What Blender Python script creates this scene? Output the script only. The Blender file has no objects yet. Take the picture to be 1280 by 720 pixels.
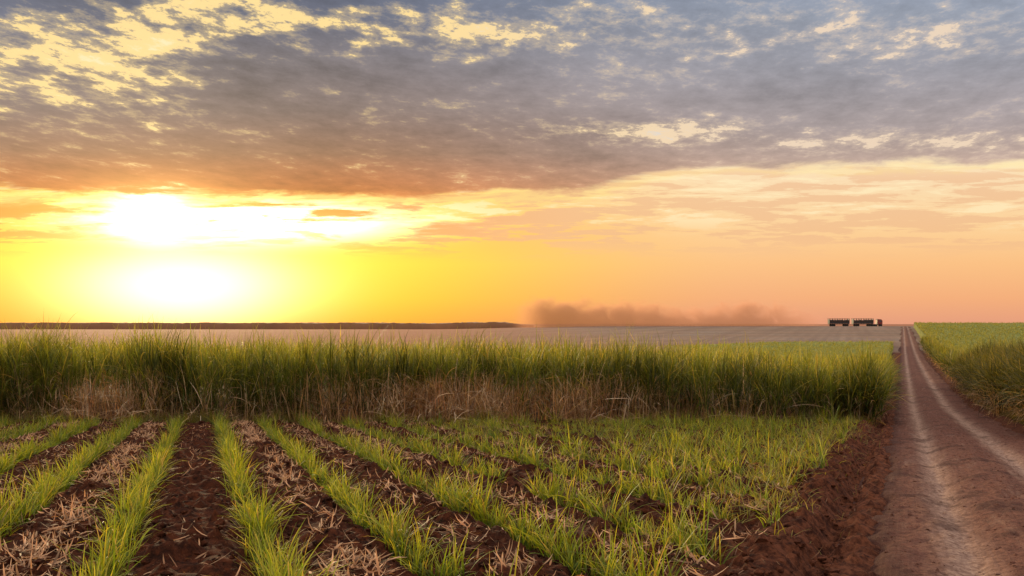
import bpy, bmesh, math
import numpy as np
from mathutils import Vector, Matrix
R = np.random.RandomState(7)
scene = bpy.context.scene
scene.view_settings.view_transform = 'Standard'
scene.view_settings.look = 'None'
scene.view_settings.exposure = 0
scene.view_settings.gamma = 1

def s2l(c):
    c = np.array(c, float) / 255.0
    return tuple(np.where(c <= 0.04045, c / 12.92, ((c + 0.055) / 1.055) ** 2.4))
def rgba(c): return (*s2l(c), 1.0)

# ---------------------------------------------------------------- noise
TAB = np.random.RandomState(3).rand(512, 512)
def vn(x, y, s=0):
    x = x + s * 17.3; y = y + s * 31.7
    xi = np.floor(x).astype(int); yi = np.floor(y).astype(int)
    fx = x - xi; fy = y - yi
    fx = fx * fx * (3 - 2 * fx); fy = fy * fy * (3 - 2 * fy)
    a = TAB[xi % 512, yi % 512]; b = TAB[(xi + 1) % 512, yi % 512]
    c = TAB[xi % 512, (yi + 1) % 512]; d = TAB[(xi + 1) % 512, (yi + 1) % 512]
    return (a * (1 - fx) + b * fx) * (1 - fy) + (c * (1 - fx) + d * fx) * fy
def fbm(x, y, o=4, s=0):
    r = 0; a = .5; t = 0
    for i in range(o):
        r = r + a * vn(x * 2 ** i, y * 2 ** i, s + i); t += a; a *= .5
    return r / t
def sst(x, a, b):
    t = np.clip((x - a) / (b - a), 0, 1); return t * t * (3 - 2 * t)
def nrm(s, n): return np.clip(R.normal(0, s, n), -1.8 * s, 1.8 * s)

# ---------------------------------------------------------------- terrain
KN = np.array([(-9000, 1.74), (-30, 1.74), (45, -2.6), (80, -3.15), (120, -3.45), (155, -3.35), (220, -2.4),
               (320, -0.5), (400, 0.55), (450, 0.7), (600, 0.3), (1000, 0.0), (9900, 0.0)])
TY = np.arange(-200, 1400, 1.0)
TZ = np.interp(TY, KN[:, 0], KN[:, 1])
TZ = np.convolve(np.pad(TZ, 12, mode='edge'), np.hanning(25) / np.hanning(25).sum(), mode='valid')
RS = 0.457      # road direction dX/dY
RWS = 0.363     # crop row direction
def base_h(X, Y):
    z = np.interp(Y, TY, TZ)
    return z - 2.2 * sst(Y, 250, 450) * (1 - sst(X, -60, 60))
def gh(X, Y):
    X = np.asarray(X, float); Y = np.asarray(Y, float)
    z = base_h(X, Y)
    near = 1 - sst(Y, 50, 90)
    t = X - RS * Y
    field = sst(-t, 1.3, 1.9) * sst(Y, -30, -28) * (1 - sst(Y, 29.4, 30.4))
    c = (X + RWS * Y + 0.85) / 1.45
    f = field * (-0.075 * np.cos(2 * np.pi * c) - 0.03 * np.cos(4 * np.pi * c))
    clod = (fbm(X * 3.2, Y * 3.2, 4, 2) - .5) * 0.17 + np.clip(fbm(X * 7, Y * 7, 3, 5) - .52, 0, 1) * 0.38
    z = z + f + clod * near * (0.15 + 0.85 * np.clip(field + sst(t, -3, -1.4) * (1 - sst(t, -.6, .1)), 0, 1))
    z = z + near * (0.10 * np.exp(-((t + 1.3) / .35) ** 2) - 0.20 * np.exp(-((t + 0.8) / .2) ** 2)
                    + 0.16 * np.exp(-((t - 4.2) / .4) ** 2)) * (.6 + .8 * vn(t * 1.5, Y * .6, 9))
    deep = sst(t, -0.3, 0.15) * (1 - sst(t, 3.2, 3.6))
    edge = sst(t, -0.65, -0.2) * (1 - sst(t, 3.3, 3.8))
    z = z - edge * 0.10 - deep * 0.22
    return z

def make_mesh(name, co, q, smooth=False, col=None):
    me = bpy.data.meshes.new(name)
    me.vertices.add(len(co)); me.vertices.foreach_set('co', co.astype(np.float32).ravel())
    me.loops.add(q.size); me.loops.foreach_set('vertex_index', q.astype(np.int32).ravel())
    me.polygons.add(len(q))
    me.polygons.foreach_set('loop_start', np.arange(len(q), dtype=np.int32) * q.shape[1])
    me.polygons.foreach_set('loop_total', np.full(len(q), q.shape[1], dtype=np.int32))
    me.update(calc_edges=True)
    me.polygons.foreach_set('use_smooth', np.full(len(q), smooth))
    if col is not None:
        a = me.color_attributes.new('col', 'FLOAT_COLOR', 'POINT')
        c4 = np.ones((len(co), 4), np.float32); c4[:, :3] = col
        a.data.foreach_set('color', c4.ravel())
    ob = bpy.data.objects.new(name, me)
    scene.collection.objects.link(ob)
    return ob
def grid_mesh(name, X, Y, Z):
    ny, nx = X.shape
    co = np.stack([X, Y, Z], -1).reshape(-1, 3)
    i = np.arange(ny * nx).reshape(ny, nx)
    q = np.stack([i[:-1, :-1], i[:-1, 1:], i[1:, 1:], i[1:, :-1]], -1).reshape(-1, 4)
    return make_mesh(name, co, q, smooth=True)

# ---------------------------------------------------------------- node helpers
class NT:
    def __init__(s, nt): s.nt = nt; s.N = nt.nodes; s.L = nt.links
    def inp(s, sock, v):
        if isinstance(v, bpy.types.NodeSocket): s.L.new(v, sock)
        elif v is not None: sock.default_value = v
    def m(s, op, a, b=None, c=None, clamp=False):
        n = s.N.new('ShaderNodeMath'); n.operation = op; n.use_clamp = clamp
        s.inp(n.inputs[0], a); s.inp(n.inputs[1], b)
        if c is not None: s.inp(n.inputs[2], c)
        return n.outputs[0]
    def mr(s, v, a, b, lo=0.0, hi=1.0, kind='SMOOTHSTEP'):
        n = s.N.new('ShaderNodeMapRange'); n.interpolation_type = kind
        s.inp(n.inputs['Value'], v); s.inp(n.inputs['From Min'], a); s.inp(n.inputs['From Max'], b)
        s.inp(n.inputs['To Min'], lo); s.inp(n.inputs['To Max'], hi)
        return n.outputs['Result']
    def mix(s, f, a, b, t='MIX'):
        n = s.N.new('ShaderNodeMix'); n.data_type = 'RGBA'; n.blend_type = t
        s.inp(n.inputs[0], f); s.inp(n.inputs[6], a); s.inp(n.inputs[7], b)
        return n.outputs[2]
    def comb(s, x, y, z=0.0):
        n = s.N.new('ShaderNodeCombineXYZ'); s.inp(n.inputs[0], x); s.inp(n.inputs[1], y); s.inp(n.inputs[2], z)
        return n.outputs[0]
    def sep(s, v):
        n = s.N.new('ShaderNodeSeparateXYZ'); s.inp(n.inputs[0], v); return n.outputs
    def noise(s, vec, scale, detail=5, rough=.55, dist=0.0):
        n = s.N.new('ShaderNodeTexNoise'); s.inp(n.inputs['Vector'], vec)
        n.inputs['Scale'].default_value = scale; n.inputs['Detail'].default_value = detail
        n.inputs['Roughness'].default_value = rough; n.inputs['Distortion'].default_value = dist
        return n.outputs['Fac']
    def ramp(s, v, stops, lo=0.0, hi=1.0):
        n = s.N.new('ShaderNodeValToRGB'); cr = n.color_ramp
        st = [((p - lo) / (hi - lo), c) for p, c in stops]
        while len(cr.elements) < len(st): cr.elements.new(.5)
        for e, (p, c) in zip(cr.elements, st): e.position = p
        for e, (p, c) in zip(cr.elements, st): e.color = rgba(c)
        s.L.new(s.mr(v, lo, hi, 0, 1, 'LINEAR'), n.inputs[0])
        return n.outputs[0]
    def gauss(s, U, V, cu, cv, su, sv):
        a = s.m('DIVIDE', s.m('SUBTRACT', U, cu), su); b = s.m('DIVIDE', s.m('SUBTRACT', V, cv), sv)
        r = s.m('ADD', s.m('MULTIPLY', a, a), s.m('MULTIPLY', b, b))
        return s.m('EXPONENT', s.m('MULTIPLY', r, -1.0))
    def scale(s, col, f):
        n = s.N.new('ShaderNodeVectorMath'); n.operation = 'SCALE'; s.inp(n.inputs[0], col); s.inp(n.inputs['Scale'], f); return n.outputs[0]
    def vadd(s, a, b):
        n = s.N.new('ShaderNodeVectorMath'); n.operation = 'ADD'; s.inp(n.inputs[0], a); s.inp(n.inputs[1], b); return n.outputs[0]
    def bump(s, h, strength=.5, dist=.05):
        n = s.N.new('ShaderNodeBump'); n.inputs['Strength'].default_value = strength
        n.inputs['Distance'].default_value = dist; s.L.new(h, n.inputs['Height']); return n.outputs[0]

def new_mat(name):
    mt = bpy.data.materials.new(name); mt.use_nodes = True
    mt.node_tree.nodes.clear(); t = NT(mt.node_tree)
    out = t.N.new('ShaderNodeOutputMaterial')
    return mt, t, out
def simple_mat(name, c, rough=.6, metal=0, var=.3, scale=3):
    mt, t, out = new_mat(name)
    tc = t.N.new('ShaderNodeTexCoord')
    n = t.noise(tc.outputs['Object'], scale, 5)
    p = t.N.new('ShaderNodeBsdfPrincipled')
    col = t.mix(n, rgba(np.array(c) * (1 - var)), rgba(np.minimum(np.array(c) * (1 + var), 255)))
    t.L.new(col, p.inputs['Base Color']); p.inputs['Roughness'].default_value = rough
    p.inputs['Metallic'].default_value = metal
    t.L.new(p.outputs[0], out.inputs[0]); return mt

# ---------------------------------------------------------------- world sky
SUN_AZ = math.radians(-22.9); SUN_EL = math.radians(9)
w = bpy.data.worlds.new('World'); scene.world = w; w.use_nodes = True
w.node_tree.nodes.clear(); t = NT(w.node_tree)
tc = t.N.new('ShaderNodeTexCoord'); x, y, z = t.sep(tc.outputs['Generated'])
az = t.m('ARCTAN2', x, y)
azc = t.m('MINIMUM', t.m('MAXIMUM', az, -1.3), 1.3)
az2 = t.m('MULTIPLY', azc, azc)
U = t.m('MULTIPLY', az, t.m('MULTIPLY_ADD', az2, 1 / 3., 1.0))
hl = t.m('SQRT', t.m('ADD', t.m('MULTIPLY', x, x), t.m('MULTIPLY', y, y)))
V = t.m('MULTIPLY', t.m('DIVIDE', z, t.m('MAXIMUM', hl, .02)), t.m('MULTIPLY_ADD', t.m('MINIMUM', az2, .5), .5, 1.0))
Vp = t.m('MAXIMUM', t.m('ADD', V, .11), .02)
Pu = t.m('DIVIDE', U, Vp); Pv = t.m('DIVIDE', -1.0, Vp)
P = t.comb(Pu, t.m('MULTIPLY_ADD', Pu, .16, Pv), 0.0)
S = t.comb(t.m('MULTIPLY', U, 5.0), t.m('MULTIPLY', V, 42.0), 0.0)
S2 = t.comb(t.m('MULTIPLY', U, 9.0), t.m('MULTIPLY', V, 42.0), 3.0)

baseR = t.ramp(V, [(0, (228, 156, 124)), (.03, (242, 172, 122)), (.07, (249, 190, 130)), (.11, (251, 206, 148)), (.15, (250, 216, 168)),
                   (.19, (250, 224, 186)), (.26, (235, 220, 200)), (.4, (200, 208, 220))], 0, .45)
baseL = t.ramp(V, [(0, (236, 150, 26)), (.03, (248, 180, 16)), (.07, (252, 198, 30)), (.11, (248, 178, 46)), (.15, (253, 204, 95)),
                   (.2, (255, 225, 150)), (.3, (255, 236, 190)), (.4, (225, 222, 210))], 0, .45)
lr = t.mr(U, -.2, .3)
base = t.mix(lr, baseL, baseR)
farleft = t.m('MULTIPLY', t.mr(U, -.42, -.62), t.mr(V, .1, .0))
base = t.mix(t.m('MULTIPLY', farleft, .7), base, rgba((222, 126, 25)))
ns = t.noise(S, 1.5, 9, .66, .2)
band = t.m('MULTIPLY', t.mr(V, .072, .105), t.mr(V, .20, .165))
streak = t.m('MULTIPLY', t.mr(ns, .48, .53), band)
scol = t.mix(t.mr(U, -.25, .1), rgba((208, 116, 42)), rgba((236, 182, 138)))
sop = t.mr(U, -.1, .25, .95, .6)
base = t.mix(t.m('MULTIPLY', streak, sop), base, scol)
brt = t.m('MULTIPLY', t.mr(ns, .46, .39), t.mr(V, .10, .13))
base = t.mix(t.m('MULTIPLY', brt, .6), base, rgba((255, 238, 192)))
def add(basec, fac, c, k):
    return t.vadd(basec, t.scale(tuple(np.array(c) * k), fac))
base = add(base, t.gauss(U, V, -.38, .07, .27, .09), (1, .66, .08), .7)
base = add(base, t.gauss(U, V, -.385, .045, .115, .042), (1, .93, .60), 1.8)
base = add(base, t.m('MULTIPLY', t.gauss(U, V, -.31, .120, .14, .019), t.mr(ns, .60, .46)), (1, .93, .62), 4.0)
base = add(base, t.gauss(U, V, -.33, .108, .12, .013), (1, .90, .55), 1.2)
base = add(base, t.gauss(U, V, -.42, .134, .034, .026), (1, .95, .75), 4.5)
# deck
nd = t.noise(P, .8, 8, .55, .2)
nf = t.noise(P, 3.0, 10, .68, .1)
nx = t.noise(P, 11.0, 8, .68, .1)
ne = t.noise(S2, 1.0, 7, .62, .3)
Ve = t.m('MULTIPLY_ADD', t.m('SUBTRACT', ne, .5), .045, t.mr(U, .0, .3, .150, .186))
deck = t.mr(t.m('SUBTRACT', V, Ve), -.003, .008)
dkL = t.ramp(V, [(.14, (222, 128, 42)), (.165, (186, 112, 62)), (.20, (152, 112, 86)), (.25, (140, 120, 112)), (.31, (134, 126, 130)), (.36, (112, 116, 134)), (.42, (84, 96, 120))], 0, .45)
dkR = t.ramp(V, [(.15, (216, 176, 142)), (.19, (188, 162, 148)), (.23, (168, 154, 152)), (.30, (160, 158, 166)), (.36, (160, 166, 180)), (.42, (146, 158, 180))], 0, .45)
dk = t.mix(t.mr(U, -.25, .4), dkL, dkR)
contr = t.mr(U, -.3, .4, 1.0, .75)
val = t.mr(nd, .32, .68, -.20, .20, 'LINEAR')
val = t.m('ADD', val, t.mr(nf, .3, .7, -.28, .28, 'LINEAR'))
val = t.m('ADD', val, t.mr(nx, .3, .7, -.14, .14, 'LINEAR'))
dk = t.scale(dk, t.m('MULTIPLY_ADD', val, contr, 1.0))
bias = t.m('MULTIPLY', t.gauss(U, V, -.50, .305, .20, .07), .105)
bias = t.m('ADD', bias, t.m('MULTIPLY', t.gauss(U, V, -.36, .37, .16, .03), .07))
bias = t.m('ADD', bias, t.m('MULTIPLY', t.gauss(U, V, -.05, .345, .34, .035), .055))
bias = t.m('ADD', bias, t.m('MULTIPLY', t.gauss(U, V, .15, .227, .13, .014), .11))
bias = t.m('ADD', bias, t.m('MULTIPLY', t.gauss(U, V, .35, .345, .40, .04), .065))
bias = t.m('ADD', bias, t.m('MULTIPLY', t.gauss(U, V, .45, .210, .22, .012), .075))
hn = t.m('ADD', t.m('ADD', t.m('MULTIPLY', nf, .47), t.m('MULTIPLY', nx, .42)), t.m('MULTIPLY', nd, .11))
hn = t.m('ADD', hn, bias)
hole = t.mr(hn, .594, .626)
thin = t.mr(hn, .53, .61)
hc = t.mix(t.mr(U, -.2, .35), rgba((255, 222, 150)), rgba((244, 218, 188)))
dk = t.mix(t.m('MULTIPLY', thin, .36), dk, t.scale(hc, .85))
dk = t.mix(t.m('MULTIPLY', hole, t.mr(U, -.1, .4, .97, .8)), dk, hc)
core = t.mr(hn, .66, .71)
dk = t.mix(t.m('MULTIPLY', core, .6), dk, t.mix(t.mr(U, -.4, .2), rgba((255, 240, 200)), rgba((214, 214, 216))))
sky = t.mix(deck, base, dk)
fr_ = t.gauss(t.m('SUBTRACT', V, Ve), V, -.004, .15, .005, .2)
sky = t.mix(t.m('MULTIPLY', fr_, t.mr(U, .2, -.1, .25, .7)), sky, rgba((255, 226, 130)))
sky = add(sky, t.gauss(U, V, -.42, .145, .09, .03), (1, .55, .12), .42)
sky = add(sky, t.gauss(U, V, -.42, .15, .32, .06), (1, .42, .06), .12)
zenith_fill = t.mr(V, .42, 1.3, 0, 1)
sky = t.mix(zenith_fill, sky, (1.5, 1.47, 1.40, 1))  # sky above the frame brightened as added fill light for the foreground
rear_fill = t.m('MULTIPLY', t.mr(y, .3, -.4), t.mr(z, .0, .3, .3, 1))
sky = t.mix(t.m('MULTIPLY', rear_fill, .8), sky, (.95, .90, .84, 1))  # unseen sky behind the camera also lifted as added fill light
nis = t.N.new('ShaderNodeTexSky'); nis.sky_type = 'NISHITA'; nis.sun_disc = False
nis.sun_elevation = SUN_EL; nis.sun_rotation = SUN_AZ
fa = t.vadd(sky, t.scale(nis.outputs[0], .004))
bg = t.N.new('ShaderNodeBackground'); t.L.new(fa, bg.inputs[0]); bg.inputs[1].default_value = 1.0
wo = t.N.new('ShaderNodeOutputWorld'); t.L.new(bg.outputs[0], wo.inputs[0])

# ---------------------------------------------------------------- sun
sl = bpy.data.lights.new('sun', 'SUN'); sl.energy = 3.6; sl.angle = math.radians(8); sl.color = (1, .77, .42)
so = bpy.data.objects.new('sun', sl); scene.collection.objects.link(so)
d = np.array([math.sin(SUN_AZ) * math.cos(SUN_EL), math.cos(SUN_AZ) * math.cos(SUN_EL), math.sin(SUN_EL)])
so.rotation_euler = Vector(d).to_track_quat('Z', 'Y').to_euler()

# ---------------------------------------------------------------- camera
cd = bpy.data.cameras.new('camera'); cam = bpy.data.objects.new('camera', cd); scene.collection.objects.link(cam)
cd.lens = 30; cd.sensor_width = 36; cd.shift_y = 45 / 1280; cd.clip_end = 30000; cd.clip_start = .1
cam.location = (0, 0, 1.8); cam.rotation_euler = (math.radians(90), 0, 0); scene.camera = cam

# ---------------------------------------------------------------- ground
def prog(a, b, s0, k):
    o = [a]; s = s0
    while o[-1] < b: o.append(o[-1] + s); s *= k
    return o[1:]
ys = [-9000, -2000, -500, -100, -40, -20, -10, -5, 0, 3] + list(np.arange(5, 31, .05)) + prog(31, 110, .08, 1.03)
ys = ys + prog(ys[-1], 9000, 4, 1.035)
xp = prog(17, 9000, .08, 1.05)
xs = [-v for v in reversed(xp)] + list(np.arange(-17, 17.01, .06)) + xp
XX, YY = np.meshgrid(np.array(xs), np.array(ys))
ground = grid_mesh('ground', XX, YY, gh(XX, YY))

mt, t, out = new_mat('red_soil')
g = t.N.new('ShaderNodeNewGeometry'); px, py, pz = t.sep(g.outputs['Position'])
pos = g.outputs['Position']
n1 = t.noise(pos, .8, 6, .6); n2 = t.noise(pos, 9, 8, .7); n3 = t.noise(pos, 40, 5, .7)
c = t.mix(t.mr(n2, .35, .65), rgba((32, 15, 9)), rgba((92, 46, 26)))
c = t.mix(t.m('MULTIPLY', t.mr(n1, .4, .7), .6), c, rgba((62, 31, 19)))
c = t.mix(t.m('MULTIPLY', t.mr(n3, .58, .72), .5), c, rgba((150, 100, 68)))
tt = t.m('SUBTRACT', px, t.m('MULTIPLY', py, RS))
verge = t.mr(t.m('ADD', tt, t.m('MULTIPLY', n1, .8)), -1.6, -.4)
c = t.mix(t.m('MULTIPLY', verge, .55), c, t.mix(t.mr(n2, .35, .65), rgba((66, 32, 22)), rgba((134, 80, 57))))
rowc = t.m('ADD', t.m('MULTIPLY', px, .93), t.m('MULTIPLY', py, -.37))
sw = t.m('SINE', t.m('MULTIPLY', rowc, 2.1))
nfar = t.noise(pos, .05, 6, .65); nfar2 = t.noise(pos, .6, 6, .7)
gc = t.mix(t.mr(sw, -1, 1), rgba((122, 103, 93)), rgba((136, 114, 102)))
gc = t.mix(t.mr(nfar, .35, .65), gc, rgba((142, 112, 94)))
gc = t.mix(t.m('MULTIPLY', t.mr(nfar2, .45, .65), .5), gc, rgba((94, 78, 64)))
band_ = t.noise(t.comb(t.m('MULTIPLY', rowc, .12), t.m('MULTIPLY', py, .004), 0.0), 1.0, 4, .6)
gc = t.mix(t.m('MULTIPLY', t.mr(band_, .45, .65), .6), gc, rgba((110, 84, 74)))
band2 = t.noise(t.comb(t.m('MULTIPLY', px, .004), t.m('MULTIPLY', py, .05), 0.0), 1.0, 5, .6)
gc = t.mix(t.m('MULTIPLY', t.mr(band2, .45, .62), .5), gc, rgba((104, 80, 66)))
gc = t.mix(t.mr(py, 420, 700), gc, rgba((150, 96, 70)))
gc = t.mix(t.mr(px, 60, -40, 0, .8), gc, rgba((156, 98, 70)))
c = t.mix(t.mr(py, 150, 160), c, gc)
p = t.N.new('ShaderNodeBsdfPrincipled'); t.L.new(c, p.inputs['Base Color']); p.inputs['Roughness'].default_value = .95
p.inputs['Specular IOR Level'].default_value = .1
t.L.new(t.bump(t.m('ADD', n2, t.m('MULTIPLY', n3, .5)), .9, .06), p.inputs['Normal'])
t.L.new(p.outputs[0], out.inputs[0]); ground.data.materials.append(mt)

# ---------------------------------------------------------------- road
ry = np.array([-60, -30, -10, 0, 3] + list(np.arange(5, 32, .06)) + prog(32, 415, .1, 1.02))
tt_ = np.linspace(-.75, 4.1, 82)
RT, RY = np.meshgrid(tt_, ry)
def road_z(RT, RY):
    wob = (fbm(RY * .4, RY * 0, 3, 11) - .5)
    e = np.minimum(RT + .50 + .8 * (fbm(RY * .9, RY * 0 + 3, 3, 4) - .5), 3.85 + .8 * (fbm(RY * .8, RY * 0 + 9, 3, 6) - .5) - RT)
    rz = base_h(RT + RS * RY, RY) - 0.02
    rz += .09 * np.exp(-((RT - 1.5) / .5) ** 2)
    ruts = np.exp(-((RT - .65 - wob * .3) / .24) ** 2) + np.exp(-((RT - 2.4 - wob * .3) / .24) ** 2)
    rz -= .085 * ruts
    rz += (fbm(RT * 3, RY * 1.2, 4, 21) - .5) * .10 + (fbm(RT * 9, RY * 9, 3, 22) - .5) * .05 * (1 - ruts * .5)
    rz -= .16 * (1 - sst(e, 0, .35))
    return rz
road = grid_mesh('dirt_road', RT + RS * RY, RY, road_z(RT, RY))
mt, t, out = new_mat('packed_dirt')
g = t.N.new('ShaderNodeNewGeometry'); px, py, pz = t.sep(g.outputs['Position']); pos = g.outputs['Position']
tt = t.m('SUBTRACT', px, t.m('MULTIPLY', py, RS))
al = t.comb(t.m('MULTIPLY', tt, 2.2), t.m('MULTIPLY', py, .35), 0.0)
n1 = t.noise(al, 1.3, 7, .65, .4); n2 = t.noise(pos, 14, 8, .7); n3 = t.noise(pos, 60, 4, .7); n4 = t.noise(pos, .9, 5, .65)
n5 = t.noise(t.comb(t.m('MULTIPLY', tt, 16.0), t.m('MULTIPLY', py, .5), 0.0), 1.0, 5, .6)
tw = t.m('ADD', tt, t.m('MULTIPLY', t.m('SUBTRACT', n1, .5), .5))
def g1(c0, s):
    a = t.m('DIVIDE', t.m('SUBTRACT', tw, c0), s); return t.m('EXPONENT', t.m('MULTIPLY', t.m('MULTIPLY', a, a), -1.0))
c = t.mix(t.mr(n2, .35, .65), rgba((74, 38, 28)), rgba((118, 72, 56)))
c = t.mix(t.m('MULTIPLY', t.mr(n5, .4, .62), .3), c, rgba((118, 78, 64)))
c = t.mix(t.m('MULTIPLY', t.m('ADD', g1(.60, .24), g1(2.35, .28), clamp=True), .85), c, t.mix(t.mr(n2, .35, .65), rgba((128, 94, 80)), rgba((184, 148, 128))))
c = t.mix(t.m('MULTIPLY', t.mr(n1, .55, .70), .45), c, rgba((150, 114, 96)))
c = t.mix(t.m('MULTIPLY', t.mr(n4, .49, .38), .6), c, rgba((60, 30, 22)))
c = t.mix(t.mr(tt, .15, -.35, 0, .8), c, rgba((62, 30, 20)))
c = t.mix(t.m('MULTIPLY', t.mr(n3, .6, .7), .5), c, rgba((170, 136, 114)))
p = t.N.new('ShaderNodeBsdfPrincipled'); t.L.new(c, p.inputs['Base Color']); p.inputs['Roughness'].default_value = .85
p.inputs['Specular IOR Level'].default_value = .15
t.L.new(t.bump(t.m('ADD', t.m('ADD', n2, n5), t.m('MULTIPLY', n3, .6)), .8, .04), p.inputs['Normal'])
t.L.new(p.outputs[0], out.inputs[0]); road.data.materials.append(mt)

# ---------------------------------------------------------------- blades
def blades(P, az, el, bend, L, W, n, c0, c1, twist=None):
    N = len(az); tv = np.linspace(0, 1, n + 1)
    ang = el[:, None] - bend[:, None] * (tv[None, :-1] + .5 / n) ** 1.2
    st = L[:, None] / n
    r = np.concatenate([np.zeros((N, 1)), np.cumsum(np.cos(ang) * st, 1)], 1)
    zz = np.concatenate([np.zeros((N, 1)), np.cumsum(np.sin(ang) * st, 1)], 1)
    cx = P[:, 0:1] + r * np.cos(az)[:, None]; cy = P[:, 1:2] + r * np.sin(az)[:, None]; cz = P[:, 2:3] + zz
    hw = np.minimum(1, .45 + 2.2 * tv) * np.maximum(1 - tv, .0) ** .6 + .02
    hw = W[:, None] * .5 * hw[None]
    if twist is None: twist = R.uniform(-.7, .7, N)
    ct = np.cos(twist)[:, None]; stw = np.sin(twist)[:, None]
    ox = -np.sin(az)[:, None] * ct * hw; oy = np.cos(az)[:, None] * ct * hw; oz = stw * hw
    a = np.stack([cx - ox, cy - oy, cz - oz], -1); b = np.stack([cx + ox, cy + oy, cz + oz], -1)
    v = np.stack([a, b], 2).reshape(-1, 3)
    i = (np.arange(N) * (n + 1) * 2)[:, None] + np.arange(n)[None] * 2
    q = np.stack([i, i + 1, i + 3, i + 2], -1).reshape(-1, 4)
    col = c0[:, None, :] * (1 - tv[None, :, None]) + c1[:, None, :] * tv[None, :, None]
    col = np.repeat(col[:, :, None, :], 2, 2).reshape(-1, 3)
    return v, q, col
def join(name, parts, mat):
    vs, qs, cs = [], [], []; o = 0
    for v, q, c in parts:
        vs.append(v); qs.append(q + o); cs.append(c); o += len(v)
    ob = make_mesh(name, np.concatenate(vs), np.concatenate(qs), False, np.concatenate(cs))
    ob.data.materials.append(mat); return ob
def leaf_mat(name, tr=.45, rough=.5, spec=.3):
    mt, t, out = new_mat(name)
    a = t.N.new('ShaderNodeAttribute'); a.attribute_name = 'col'
    g = t.N.new('ShaderNodeNewGeometry')
    n = t.noise(g.outputs['Position'], 6, 3)
    hs = t.N.new('ShaderNodeHueSaturation'); t.L.new(a.outputs['Color'], hs.inputs['Color']); t.L.new(t.mr(n, .3, .7, .75, 1.25), hs.inputs['Value'])
    p = t.N.new('ShaderNodeBsdfPrincipled'); t.L.new(hs.outputs[0], p.inputs['Base Color'])
    p.inputs['Roughness'].default_value = rough; p.inputs['Specular IOR Level'].default_value = spec
    tr_ = t.N.new('ShaderNodeBsdfTranslucent'); t.L.new(t.mix(1.0, hs.outputs[0], (1.7, 1.33, .55, 1), 'MULTIPLY'), tr_.inputs[0])
    ms = t.N.new('ShaderNodeMixShader'); ms.inputs[0].default_value = tr
    t.L.new(p.outputs[0], ms.inputs[1]); t.L.new(tr_.outputs[0], ms.inputs[2]); t.L.new(ms.outputs[0], out.inputs[0]); return mt
LM = leaf_mat('cane_leaf', .5); DM = leaf_mat('dry_straw', .2, .7, .2)
def cvar(c, N, v=.25, hue=.12):
    c = np.array(s2l(c)); k = R.uniform(1 - v, 1 + v, (N, 1)); h = R.uniform(-hue, hue, (N, 1))
    return c[None] * k * np.concatenate([1 + h, np.ones((N, 1)), 1 - h], 1)
def lerp(a, b, f): return a * (1 - f[:, None]) + b * f[:, None]

# ---- young cane rows
pts = []
for k in range(-14, 24):
    x0 = -.85 + 1.45 * k
    s = np.arange(4.5, 29.9, .155); s = s + R.uniform(-.09, .09, len(s))
    X = x0 - RWS * s + (fbm(s * .5, s * 0 + k, 3, 5) - .5) * .30 + R.normal(0, .05, len(s))
    ok = (X < -1.8 + RS * s + R.normal(0, .25, len(s))) & (np.abs(X) < .62 * s + 4)
    gap = fbm(s * 1.1, s * 0 + k * 7.1, 3, 8)
    ok &= (gap > .29)
    pts.append(np.stack([X[ok], s[ok], gap[ok]], -1))
pts = np.concatenate(pts)
parts = []
for lo, hi, nb, ns_ in [(0, 13, 25, 6), (13, 20, 18, 4), (20, 40, 14, 3)]:
    q_ = pts[(pts[:, 1] >= lo) & (pts[:, 1] < hi)]
    cs_ = R.uniform(.6, 1.3, len(q_))
    q_ = np.repeat(q_, nb, 0); cs_ = np.repeat(cs_, nb); N = len(q_)
    vig = np.clip(.62 + 1.2 * (q_[:, 2] - .3), .55, 1.15) * (1 + .12 * sst(q_[:, 0], 0, 8)) * cs_
    X = q_[:, 0] + R.normal(0, .045, N); Y = q_[:, 1] + R.normal(0, .05, N)
    az = R.uniform(0, 2 * np.pi, N); el = np.radians(R.uniform(54, 91, N)); L = R.uniform(.26, .68, N) * vig
    W = R.uniform(.010, .022, N) * (1 + .25 * (lo > 12))
    bend = np.abs(R.normal(.7, .5, N))
    Pz = gh(X, Y) - .01
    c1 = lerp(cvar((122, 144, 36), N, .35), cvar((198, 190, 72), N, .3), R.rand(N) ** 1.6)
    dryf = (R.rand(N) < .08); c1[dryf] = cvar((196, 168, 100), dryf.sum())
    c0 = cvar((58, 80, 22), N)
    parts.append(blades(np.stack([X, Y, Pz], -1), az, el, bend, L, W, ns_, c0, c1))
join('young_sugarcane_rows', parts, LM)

# ---- straw litter
parts = []
N = 34000
gaps = {-7: .5, -5: .7, -4: .2, -3: 1.0, -2: .3, -1: 1.3, 0: .10, 1: 1.6, 2: .4, 3: .6, 4: .4, 5: .5, 6: .35, 7: .35}
ks = np.array(list(gaps)); wts = np.array([gaps[k] for k in ks]); kk = R.choice(ks, N, p=wts / wts.sum())
Y = 5 + 25 * R.rand(N) ** 1.05
c = kk + .5 + R.normal(0, .13, N); X = -.85 + 1.45 * c - RWS * Y
cl = fbm(X * 1.6, Y * 1.0, 3, 31); ok = (X < -1.5 + RS * Y) & (cl > .43) & (np.abs(X) < .62 * Y + 4)
X = X[ok]; Y = Y[ok]; N = len(X)
az = R.normal(math.atan2(1, -RWS), .8, N); L = R.uniform(.05, .28, N)
parts.append(blades(np.stack([X, Y, gh(X, Y) + R.uniform(.005, .05, N)], -1), az, R.normal(.05, .25, N), R.normal(.1, .7, N), L,
                    R.uniform(.008, .03, N), 3, cvar((136, 94, 66), N, .6), cvar((200, 154, 116), N, .6)))
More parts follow.
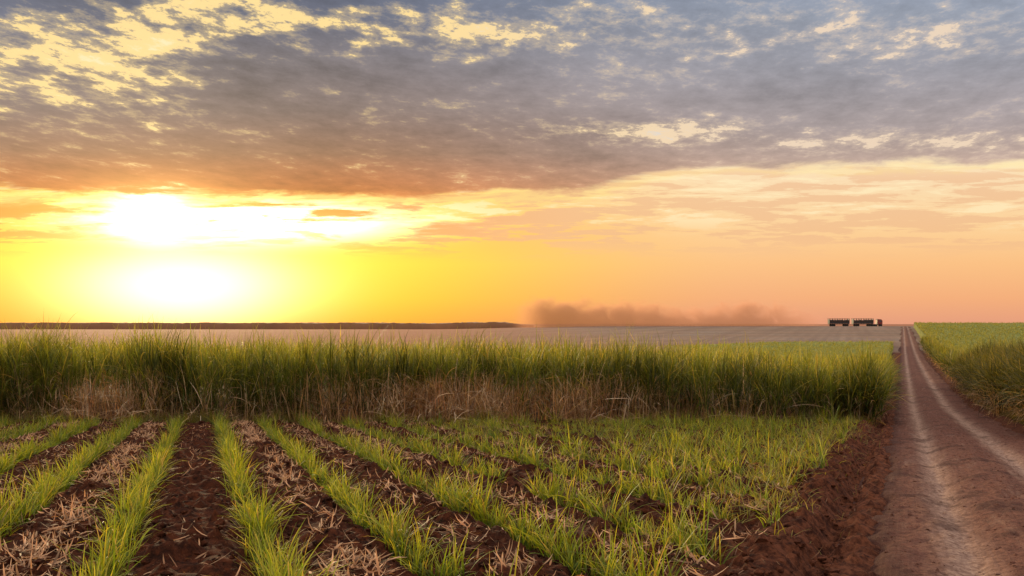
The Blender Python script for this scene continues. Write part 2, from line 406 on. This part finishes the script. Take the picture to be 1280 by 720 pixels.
N = 4500; Y = R.uniform(5, 30, N); X = R.uniform(-12, 14, N); ok = (X < -.6 + RS * Y); X = X[ok]; Y = Y[ok]; N = len(X)
parts.append(blades(np.stack([X, Y, gh(X, Y) + .015], -1), R.uniform(0, 6.28, N), R.normal(.05, .2, N), R.normal(.1, .3, N), R.uniform(.04, .22, N),
                    R.uniform(.006, .018, N), 2, cvar((110, 78, 56), N, .5), cvar((150, 112, 84), N, .5)))
N = 2600; X = np.concatenate([R.normal(-1.0, 4.2, 1900), R.normal(-14, 1.2, 350), R.uniform(-20, 13, 350)]); Y = 30.1 + R.uniform(-.3, 1.2, N)
ok = (X < -1 + RS * Y) & (fbm(X * .9, Y * 0, 2, 77) > .42); X, Y = X[ok], Y[ok]; N = len(X)
parts.append(blades(np.stack([X, Y, gh(X, Y) + R.uniform(0, 1.3, N) * R.rand(N)], -1), R.uniform(0, 6.28, N), np.radians(R.uniform(5, 88, N)), R.normal(.5, .6, N), R.uniform(.4, 1.6, N),
                    R.uniform(.014, .040, N), 4, cvar((150, 114, 84), N, .5), cvar((224, 194, 158), N, .35)))
join('straw_litter', parts, DM)

# ---- tall cane
def cane(X, Y, H, nl, ns_, wk, dry, bright=1.0, lowcut=0.0, cols=((54, 68, 22), (136, 138, 50)), stalk=True):
    out_ = []
    n0 = len(X); G = gh(X, Y)
    lean = R.normal(0, .10, (n0, 2))
    cb = R.uniform(.6, 1.35, n0) * (.35 + 1.25 * fbm(X * .9, Y * .9, 2, 47))
    Xr = np.repeat(X, nl); Yr = np.repeat(Y, nl); Gr = np.repeat(G, nl); Hr = np.repeat(H, nl); dr = np.repeat(dry, nl); cbr = np.repeat(cb, nl)[:, None]
    lr_ = np.repeat(lean, nl, 0); N = len(Xr)
    f = lowcut + (.68 - lowcut) * R.rand(N) ** .75
    z0 = f * Hr; top = f > .45
    el = np.radians(np.where(top, R.uniform(60, 94, N), R.uniform(40, 88, N)))
    L = (1.08 * Hr - z0) * R.uniform(.55, 1.32, N); L = np.minimum(L, R.uniform(1.0, 2.2, N))
    bend = np.abs(R.normal(.5, .75, N)); az = R.uniform(0, 2 * np.pi, N)
    W = R.uniform(.020, .044, N) * wk
    isdry = (R.rand(N) < dr * (1.0 - sst(f, .34, .66)))
    el = np.where(isdry, np.radians(R.uniform(-75, 80, N)), el); bend = np.where(isdry, R.uniform(.2, 1.6, N), bend)
    L = np.where(isdry, L * .55, L); W = np.where(isdry, W * .75, W)
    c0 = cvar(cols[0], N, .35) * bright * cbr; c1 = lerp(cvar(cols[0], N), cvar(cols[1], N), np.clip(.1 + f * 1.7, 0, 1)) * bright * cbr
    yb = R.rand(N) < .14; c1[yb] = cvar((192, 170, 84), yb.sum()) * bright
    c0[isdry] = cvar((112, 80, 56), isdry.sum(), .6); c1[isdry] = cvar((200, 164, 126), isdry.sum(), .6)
    Pp = np.stack([Xr + lr_[:, 0] * z0 + R.normal(0, .04, N), Yr + lr_[:, 1] * z0 + R.normal(0, .04, N), Gr + z0], -1)
    out_.append(blades(Pp, az, el, bend, L, W, ns_, c0, c1))
    if stalk:
        for a_ in (0, np.pi / 2):
            P0 = np.stack([X, Y, G], -1)
            tl = np.arctan2(lean[:, 1], lean[:, 0])
            el_ = np.pi / 2 - 1.8 * np.hypot(lean[:, 0], lean[:, 1])
            sc_ = lerp(cvar((98, 98, 48), n0, .3), cvar((196, 158, 126), n0, .5), np.clip(dry * 1.6, 0, 1))
            out_.append(blades(P0, tl, el_, np.zeros(n0), H * .66, np.full(n0, .042), 2, sc_, sc_ * .7, np.full(n0, a_)))
    return out_
def Hleft(X, Y):
    xe = X * 30 / Y
    cl = fbm(X * .9, Y * .9, 3, 41)
    return np.interp(xe, [-18, 0, 6, 10, 13.5], [3.2, 3.05, 2.8, 2.4, 1.9]) * (.70 + .56 * cl) + nrm(.20, len(X))
def dryl(X, Y):
    px_ = 640 + 1067 * X / Y
    d_ = 1.05 * np.exp(-((px_ - 610) / 180) ** 2) + .85 * np.exp(-((px_ - 140) / 50) ** 2) + .16
    return np.clip(d_ * (.15 + 1.6 * fbm(X * .9, Y * .9, 3, 44)), 0, 1)
def scatter(n, x0, x1, y0, y1): return R.uniform(x0, x1, n), R.uniform(y0, y1, n)
edgeL = lambda X, Y: X < -.95 + RS * Y + .5 * (vn(Y * .8, Y * 0, 12) - .5)
parts = []
X, Y = scatter(2900, -27, 14.5, 30.1, 33.6); Y = Y + 2.0 * (fbm(X * .7, X * 0, 3, 15) - .5)
ok = edgeL(X, Y) & (fbm(X * 1.3, Y * 1.3, 3, 16) > .42); X, Y = X[ok], Y[ok]
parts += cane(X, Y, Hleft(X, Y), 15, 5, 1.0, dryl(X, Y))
X, Y = scatter(8500, -40, 28, 33.0, 62); ok = edgeL(X, Y) & (np.abs(X) < .62 * Y + 5); X, Y = X[ok], Y[ok]
parts += cane(X, Y, Hleft(X, Y), 8, 4, 1.3, dryl(X, Y) * 0, 1.15, .3, stalk=False)
Y = R.uniform(30, 75, 1500); X = -1.1 + RS * Y - np.abs(R.normal(0, .9, 1500)) + .5 * (vn(Y * .8, Y * 0, 12) - .5)
parts += cane(X, Y, Hleft(X, Y), 13, 4, 1.2, np.full(len(X), .3))
join('sugarcane_field', parts, LM)

parts = []
Y = R.uniform(23.5, 62, 3600); X = 4.1 + RS * Y + np.abs(R.normal(0, 1.1, 3600)) + .8 * (vn(Y * .6, Y * 0, 18) - .5)
tx = X - RS * Y
H = (2.1 + 1.0 * sst(tx, 4.2, 6.0)) * (.78 + .44 * fbm(X * .6, Y * .6, 3, 46)) + nrm(.18, len(X))
parts += cane(X, Y, H, 15, 4, 1.1, np.full(len(X), .4), .6, 0.0, ((46, 56, 21), (118, 116, 46)))
Y = 24 + 75 * R.rand(5000) ** 1.2; X = 5.8 + RS * Y + R.rand(5000) * (6 + .25 * Y)
H = (2.35 + .55 * (1 - sst(Y, 30, 60))) * (.88 + .24 * fbm(X * .4, Y * .4, 3, 46)) + nrm(.12, len(X))
parts += cane(X, Y, H, 8, 3, 1.5, np.zeros(len(X)), .85, .35, stalk=False)
Y = R.uniform(60, 180, 1500); X = 4.2 + RS * Y + np.abs(R.normal(0, 1.3, 1500))
parts += cane(X, Y, 2.2 + nrm(.15, len(X)), 10, 3, 2.2, np.full(len(X), .3), .75, 0, stalk=False)
join('roadside_sugarcane', parts, LM)

# ---- canopies of the distant cane
mt, t, out = new_mat('cane_canopy')
g = t.N.new('ShaderNodeNewGeometry'); pos = g.outputs['Position']
px, py, pz = t.sep(pos)
rc = t.m('SINE', t.m('MULTIPLY', t.m('SUBTRACT', px, t.m('MULTIPLY', py, RS)), 4.2))
n1 = t.noise(pos, .12, 5, .6); n2 = t.noise(pos, 2.5, 8, .75)
c = t.mix(t.mr(n2, .3, .7), rgba((78, 86, 36)), rgba((144, 146, 70)))
c = t.mix(t.m('MULTIPLY', t.mr(n1, .4, .65), .6), c, rgba((152, 140, 68)))
c = t.mix(t.m('MULTIPLY', t.mr(rc, -.2, -1), .3), c, rgba((62, 76, 32)))
p = t.N.new('ShaderNodeBsdfPrincipled'); t.L.new(c, p.inputs['Base Color']); p.inputs['Roughness'].default_value = .8
p.inputs['Specular IOR Level'].default_value = .1
t.L.new(t.bump(n2, 1, .3), p.inputs['Normal']); t.L.new(p.outputs[0], out.inputs[0]); CM = mt
def canopy(name, t0, t1f, y0, y1, h, mat, ny=260, nx=90, rs=RS, wild=.3, taper=None):
    Yv = y0 + (y1 - y0) * np.linspace(0, 1, ny) ** 1.3
    s = np.linspace(0, 1, nx) ** 1.2
    YY = np.repeat(Yv[:, None], nx, 1)
    tt = t0(YY) + s[None] * (t1f(YY) - t0(YY)); X = tt + rs * YY
    hh = h
    if taper is not None: hh = taper(X, YY)
    Z = base_h(X, YY) + hh + wild * 2 * (fbm(X * .5, YY * .5, 4, 51) - .5)
    b = base_h(X, YY) - .3
    Z[0] = b[0]; Z[-1] = b[-1]; Z[:, 0] = b[:, 0]; Z[:, -1] = b[:, -1]
    X[:, 1] = X[:, 0] + .15; YY[1] = YY[0] + .15
    ob = grid_mesh(name, X, YY, Z); ob.data.materials.append(mat); return ob
cR = canopy('distant_sugarcane_field', lambda Y: 5.2 + Y * 0, lambda Y: 5.4 + 30 + .9 * Y, 62, 385, 1.9, CM)
hL = lambda X, Y: .95 * sst(X / Y, .16, .34) - .1
cL = canopy('distant_sugarcane_field', lambda Y: -.32 * Y - 1.5, lambda Y: -1.6 + Y * 0, 64, 186, 1.0, CM, wild=.15, taper=hL)
N = 14000; Y = 60 + 320 * R.rand(N) ** 1.3; X = 5.4 + RS * Y + R.rand(N) ** 1.4 * (20 + .5 * Y)
parts = []
def tops(X, Y, h):
    N = len(X); k = np.clip(Y / 70, 1, 3.5)
    return blades(np.stack([X, Y, base_h(X, Y) + h], -1), R.uniform(0, 6.28, N), np.radians(R.uniform(40, 88, N)), R.uniform(.2, 1.6, N), R.uniform(.4, .8, N),
                  .05 * k, 2, cvar((88, 96, 42), N), cvar((156, 152, 76), N))
parts.append(tops(np.repeat(X, 3), np.repeat(Y, 3), 1.85 + .3 * R.rand(3 * N)))
N = 9000; Y = 60 + 126 * R.rand(N) ** 1.2; X = RS * Y - 1.7 - R.rand(N) * .3 * Y
X = np.repeat(X, 3); Y = np.repeat(Y, 3); hh = hL(X, Y)
parts.append(tops(X, Y, hh - .3 + .3 * R.rand(3 * N)))
join('sugarcane_leaf_tops', parts, LM)

fm = simple_mat('far_cane', (122, 84, 58), .95, 0, .3, .05)
ny, nx_ = 14, 700
Yv = np.linspace(600, 720, ny); Xv = np.linspace(-900, 16, nx_); XX, YY = np.meshgrid(Xv, Yv)
b = base_h(XX, YY); Z = b + (4.2 + 1.6 * (fbm(XX * .06, YY * .02, 4, 61) - .5) + 1.2 * (vn(XX * .6, YY, 63) - .5)) * (1 - sst(XX, -15, 18) * .6)
Z[0] = b[0] - .5; Z[-1] = b[-1] - .5; Z[:, -1] = b[:, -1] - .5; YY[1] = YY[0] + .5
ob = grid_mesh('far_sugarcane_plantation', XX, YY, Z); ob.data.materials.append(fm)

# ---- grass and weeds at the margins
parts = []
N = 9000; X = R.uniform(-24, 13.4, N); Y = 29.7 + R.uniform(-.5, 1.0, N) * (.4 + fbm(X * .7, X * 0, 3, 71))
ok = X < -.9 + RS * Y; X, Y = X[ok], Y[ok]; N = len(X)
parts.append(blades(np.stack([X, Y, gh(X, Y)], -1), R.uniform(0, 6.28, N), np.radians(R.uniform(40, 88, N)), R.uniform(.2, 1.4, N), R.uniform(.15, .7, N) * np.clip(2.8 * (fbm(X * .8, X * 0, 3, 72) - .25), .1, 1.8),
             R.uniform(.01, .02, N), 3, cvar((70, 78, 32), N), cvar((138, 126, 60), N)))
N = 9000; Y = R.uniform(8, 30, N); tt = -2.0 + R.normal(0, .4, N); X = tt + RS * Y
ok = fbm(X * 1.5, Y * 1.5, 3, 73) > .47; X, Y = X[ok], Y[ok]; N = len(X)
parts.append(blades(np.stack([X, Y, gh(X, Y)], -1), R.uniform(0, 6.28, N), np.radians(R.uniform(20, 85, N)), R.uniform(.2, 1.4, N), R.uniform(.08, .35, N),
             R.uniform(.008, .016, N), 3, cvar((98, 104, 42), N), cvar((160, 142, 68), N)))
N = 14000; Y = R.uniform(11, 30, N); X = R.uniform(-3, 12, N)
ok = (X < -1.7 + RS * Y) & (fbm(X * 1.1, Y * 1.1, 3, 74) > .50) & (X + RWS * Y > 7); X, Y = X[ok], Y[ok]; N = len(X)
parts.append(blades(np.stack([X, Y, gh(X, Y)], -1), R.uniform(0, 6.28, N), np.radians(R.uniform(30, 88, N)), R.uniform(.2, 1.4, N), R.uniform(.1, .42, N),
             R.uniform(.008, .018, N), 3, cvar((84, 96, 34), N), cvar((168, 150, 66), N)))
N = 7000; Y = R.uniform(18, 60, N); X = 3.95 + np.abs(R.normal(0, .45, N)) + RS * Y
parts.append(blades(np.stack([X, Y, gh(X, Y)], -1), R.uniform(0, 6.28, N), np.radians(R.uniform(20, 85, N)), R.uniform(.2, 1.4, N), R.uniform(.1, .5, N),
             R.uniform(.01, .02, N), 3, cvar((70, 74, 34), N), cvar((130, 112, 62), N)))
N = 2600; Y = 9 + 60 * R.rand(N) ** 1.6; T_ = np.where(R.rand(N) < .6, R.normal(-1.2, .3, N), R.normal(3.85, .15, N)); X = T_ + RS * Y
ok = fbm(X * 1.3, Y * 1.3, 3, 79) > .55; X, Y = X[ok], Y[ok]; N = len(X)
parts.append(blades(np.stack([X, Y, gh(X, Y)], -1), R.uniform(0, 6.28, N), np.radians(R.uniform(15, 80, N)), R.uniform(.2, 1.4, N), R.uniform(.05, .22, N),
             R.uniform(.006, .014, N), 3, cvar((90, 92, 40), N), cvar((150, 130, 70), N)))
join('margin_grass', parts, LM)

# ---------------------------------------------------------------- clods
def clods(name, N, X, Y, Z, S, mat):
    bm = bmesh.new(); bmesh.ops.create_icosphere(bm, subdivisions=1, radius=1)
    bv = np.array([v.co[:] for v in bm.verts]); bf = np.array([[v.index for v in f.verts] for f in bm.faces]); bm.free()
    nv = len(bv)
    j = R.uniform(.65, 1.25, (N, nv, 1)); v = bv[None] * j
    a = R.uniform(0, 6.28, N); ca, sa = np.cos(a)[:, None], np.sin(a)[:, None]
    sx, sy, sz = S * R.uniform(.8, 1.5, N), S, S * R.uniform(.5, .9, N)
    x_ = v[..., 0] * sx[:, None]; y_ = v[..., 1] * sy[:, None]
    vv = np.stack([x_ * ca - y_ * sa + X[:, None], x_ * sa + y_ * ca + Y[:, None], v[..., 2] * sz[:, None] + Z[:, None]], -1).reshape(-1, 3)
    ff = (bf[None] + (np.arange(N) * nv)[:, None, None]).reshape(-1, 3)
    ob = make_mesh(name, vv, ff, False); ob.data.materials.append(mat); return ob
N = 12000; Y = 5.5 + 24 * R.rand(N) ** 1.5; X = R.uniform(-1, 1, N) * (.62 * Y + 2)
ok = X < -.6 + RS * Y; X, Y = X[ok], Y[ok]; N = len(X)
clods('soil_clods', N, X, Y, gh(X, Y), np.abs(R.normal(0, .026, N)) + .008, ground.data.materials[0])
N = 2200; Y = 6 + 24 * R.rand(N) ** 1.4; T_ = R.uniform(-.2, 3.6, N); X = T_ + RS * Y
clods('road_gravel', N, X, Y, road_z(T_, Y), np.abs(R.normal(0, .009, N)) + .005, road.data.materials[0])

# ---------------------------------------------------------------- truck
def boxes(name, lst, mat, parent, bev=.03):
    bm = bmesh.new()
    for (cx, cy, cz, sx, sy, sz) in lst:
        r = bmesh.ops.create_cube(bm, size=1)
        for v in r['verts']: v.co = Vector((v.co.x * sx + cx, v.co.y * sy + cy, v.co.z * sz + cz))
    me = bpy.data.meshes.new(name); bm.to_mesh(me); bm.free()
    ob = bpy.data.objects.new(name, me); scene.collection.objects.link(ob); ob.parent = parent; me.materials.append(mat)
    b = ob.modifiers.new('b', 'BEVEL'); b.width = bev; b.segments = 1
    return ob
def wheels(name, lst, mat, parent, r=.52):
    bm = bmesh.new()
    for (cx, cy) in lst:
        bmesh.ops.create_cone(bm, cap_ends=True, segments=20, radius1=r, radius2=r, depth=.35,
                              matrix=Matrix.Translation((cx, cy, r)) @ Matrix.Rotation(math.pi / 2, 4, 'X'))
        bmesh.ops.create_cone(bm, cap_ends=True, segments=12, radius1=r * .45, radius2=r * .4, depth=.42,
                              matrix=Matrix.Translation((cx, cy, r)) @ Matrix.Rotation(math.pi / 2, 4, 'X'))
    me = bpy.data.meshes.new(name); bm.to_mesh(me); bm.free()
    ob = bpy.data.objects.new(name, me); scene.collection.objects.link(ob); ob.parent = parent; me.materials.append(mat)
truck = bpy.data.objects.new('sugarcane_truck', None); scene.collection.objects.link(truck)
dark = simple_mat('dark_steel', (40, 34, 36), .6); tyre = simple_mat('tyre', (20, 20, 20), .9)
red = simple_mat('cab_paint', (112, 40, 34), .4); glass = simple_mat('window_glass', (60, 70, 80), .1); load = simple_mat('cane_load', (62, 46, 36), .9)
for ti, x0 in enumerate((-12.8, -.9)):
    L_ = 10.0
    fr = [(x0 + L_ / 2, 0, 1.1, L_, 1.0, .25), (x0 + L_ / 2, 0, 1.3, L_, 2.5, .1)]
    for sy in (-1.25, 1.25):
        for i in range(9): fr.append((x0 + .08 + i * (L_ - .16) / 8, sy, 2.55, .18, .1, 2.6))
        for zz in (1.45, 2.05, 3.82): fr.append((x0 + L_ / 2, sy, zz, L_, .08, .14))
        fr.append((x0 + L_ / 2, sy, 1.75, L_, .05, .6))
    for ex in (x0 + .05, x0 + L_ - .05): fr.append((ex, 0, 2.4, .1, 2.5, 2.2))
    boxes('trailer_frame', fr, dark, truck)
    wl = [(x0 + o, s_) for o in (1.3, 2.5, 7.8, 9.0) for s_ in (-1.05, 1.05)]
    wheels('trailer_wheels', wl, tyre, truck)
    bm = bmesh.new()
    n_ = 40; vs = []
    rr = np.random.RandomState(ti)
    for i in range(n_ + 1):
        xx_ = x0 + .2 + i * (L_ - .4) / n_; tz = 2.75 + .5 * rr.rand() - .35 * (i % 10 < 2)
        vs.append([bm.verts.new((xx_, yy_, zz_)) for yy_, zz_ in ((-1.15, 1.4), (-1.15, tz - .2), (-.4, tz + .2), (.4, tz + .15), (1.15, tz - .2), (1.15, 1.4))])
    for i in range(n_):
        for j in range(5): bm.faces.new((vs[i][j], vs[i + 1][j], vs[i + 1][j + 1], vs[i][j + 1]))
    bm.faces.new(vs[0]); bm.faces.new(vs[-1])
    me = bpy.data.meshes.new('cane_load'); bm.to_mesh(me); bm.free(); o_ = bpy.data.objects.new('cane_load', me); scene.collection.objects.link(o_); o_.parent = truck; me.materials.append(load)
boxes('drawbars', [(-1.85, 0, .95, 1.9, .2, .15), (9.6, 0, .95, 1.4, .3, .2)], dark, truck)
boxes('tractor_chassis', [(11.3, 0, .95, 4.4, .9, .25), (10.6, 1.0, .85, 1.0, .5, .5), (10.6, -1.0, .85, 1.0, .5, .5), (13.4, 0, .65, .2, 2.4, .35)], dark, truck)
bm = bmesh.new(); prof = [(11.1, 1.0), (13.5, 1.0), (13.55, 1.9), (13.25, 3.2), (12.9, 3.45), (11.3, 3.55), (11.1, 3.3)]
a_ = [bm.verts.new((x_, -1.2, z_)) for x_, z_ in prof]; b_ = [bm.verts.new((x_, 1.2, z_)) for x_, z_ in prof]
bm.faces.new(a_); bm.faces.new(b_[::-1])
for i in range(len(prof)): j = (i + 1) % len(prof); bm.faces.new((a_[i], b_[i], b_[j], a_[j]))
me = bpy.data.meshes.new('cab'); bm.normal_update(); bm.to_mesh(me); bm.free(); o_ = bpy.data.objects.new('cab', me); scene.collection.objects.link(o_); o_.parent = truck; me.materials.append(red)
boxes('cab_windows', [(12.55, -1.2, 2.55, .9, .06, .75), (12.55, 1.2, 2.55, .9, .06, .75), (13.42, 0, 2.5, .1, 2.0, .8)], glass, truck, .01)
boxes('exhaust_stack', [(10.95, -.9, 2.4, .16, .16, 2.6), (13.5, -1.35, 2.6, .1, .2, .5)], dark, truck)
wheels('tractor_wheels', [(12.9, -1.05), (12.9, 1.05), (10.4, -1.05), (10.4, 1.05), (9.3, -1.05), (9.3, 1.05)], tyre, truck)
TYp = 425.0; TX = 428 / 1067 * TYp
truck.location = (TX, TYp, float(base_h(np.array(TX), np.array(TYp))) + .05)

# ---------------------------------------------------------------- dust plume
me = bpy.data.meshes.new('dust_cloud'); bm = bmesh.new(); bmesh.ops.create_cube(bm, size=1); bm.to_mesh(me); bm.free()
du = bpy.data.objects.new('dust_cloud', me); scene.collection.objects.link(du)
du.scale = (170, 16, 19); du.location = (84, 440, .5 + 9.0)
mt, t, out = new_mat('dust'); tcn = t.N.new('ShaderNodeTexCoord')
gx, gy, gz = t.sep(tcn.outputs['Object'])
geo = t.N.new('ShaderNodeNewGeometry')
nz = t.noise(geo.outputs['Position'], .12, 6, .66, .8)
nz2 = t.noise(geo.outputs['Position'], .03, 2, .5)
hx = t.mr(gx, -.5, .5, .0, 1., 'LINEAR')
topz = t.m('ADD', t.mr(hx, .05, .9, .22, -.06, 'LINEAR'), t.m('MULTIPLY', t.m('SUBTRACT', nz2, .5), .7))
vert = t.mr(t.m('SUBTRACT', gz, topz), .28, -.40)
ends = t.m('MULTIPLY', t.mr(gx, -.5, -.38), t.mr(gx, .5, .25))
sidef = t.m('MULTIPLY', t.m('MULTIPLY', t.mr(gy, -.5, -.2), t.mr(gy, .5, .2)), t.mr(gz, .5, .35))
den = t.mr(t.m('MULTIPLY_ADD', vert, .40, t.m('SUBTRACT', nz, .5)), .10, .38)
den = t.m('MULTIPLY', t.m('MULTIPLY', den, ends), sidef)
den = t.m('MULTIPLY', den, t.mr(hx, .1, .8, .17, .13))
pv = t.N.new('ShaderNodeVolumePrincipled'); pv.inputs['Color'].default_value = rgba((250, 178, 142)); t.L.new(den, pv.inputs['Density'])
pv.inputs['Anisotropy'].default_value = .4
t.L.new(pv.outputs[0], out.inputs['Volume']); me.materials.append(mt)
print('done')
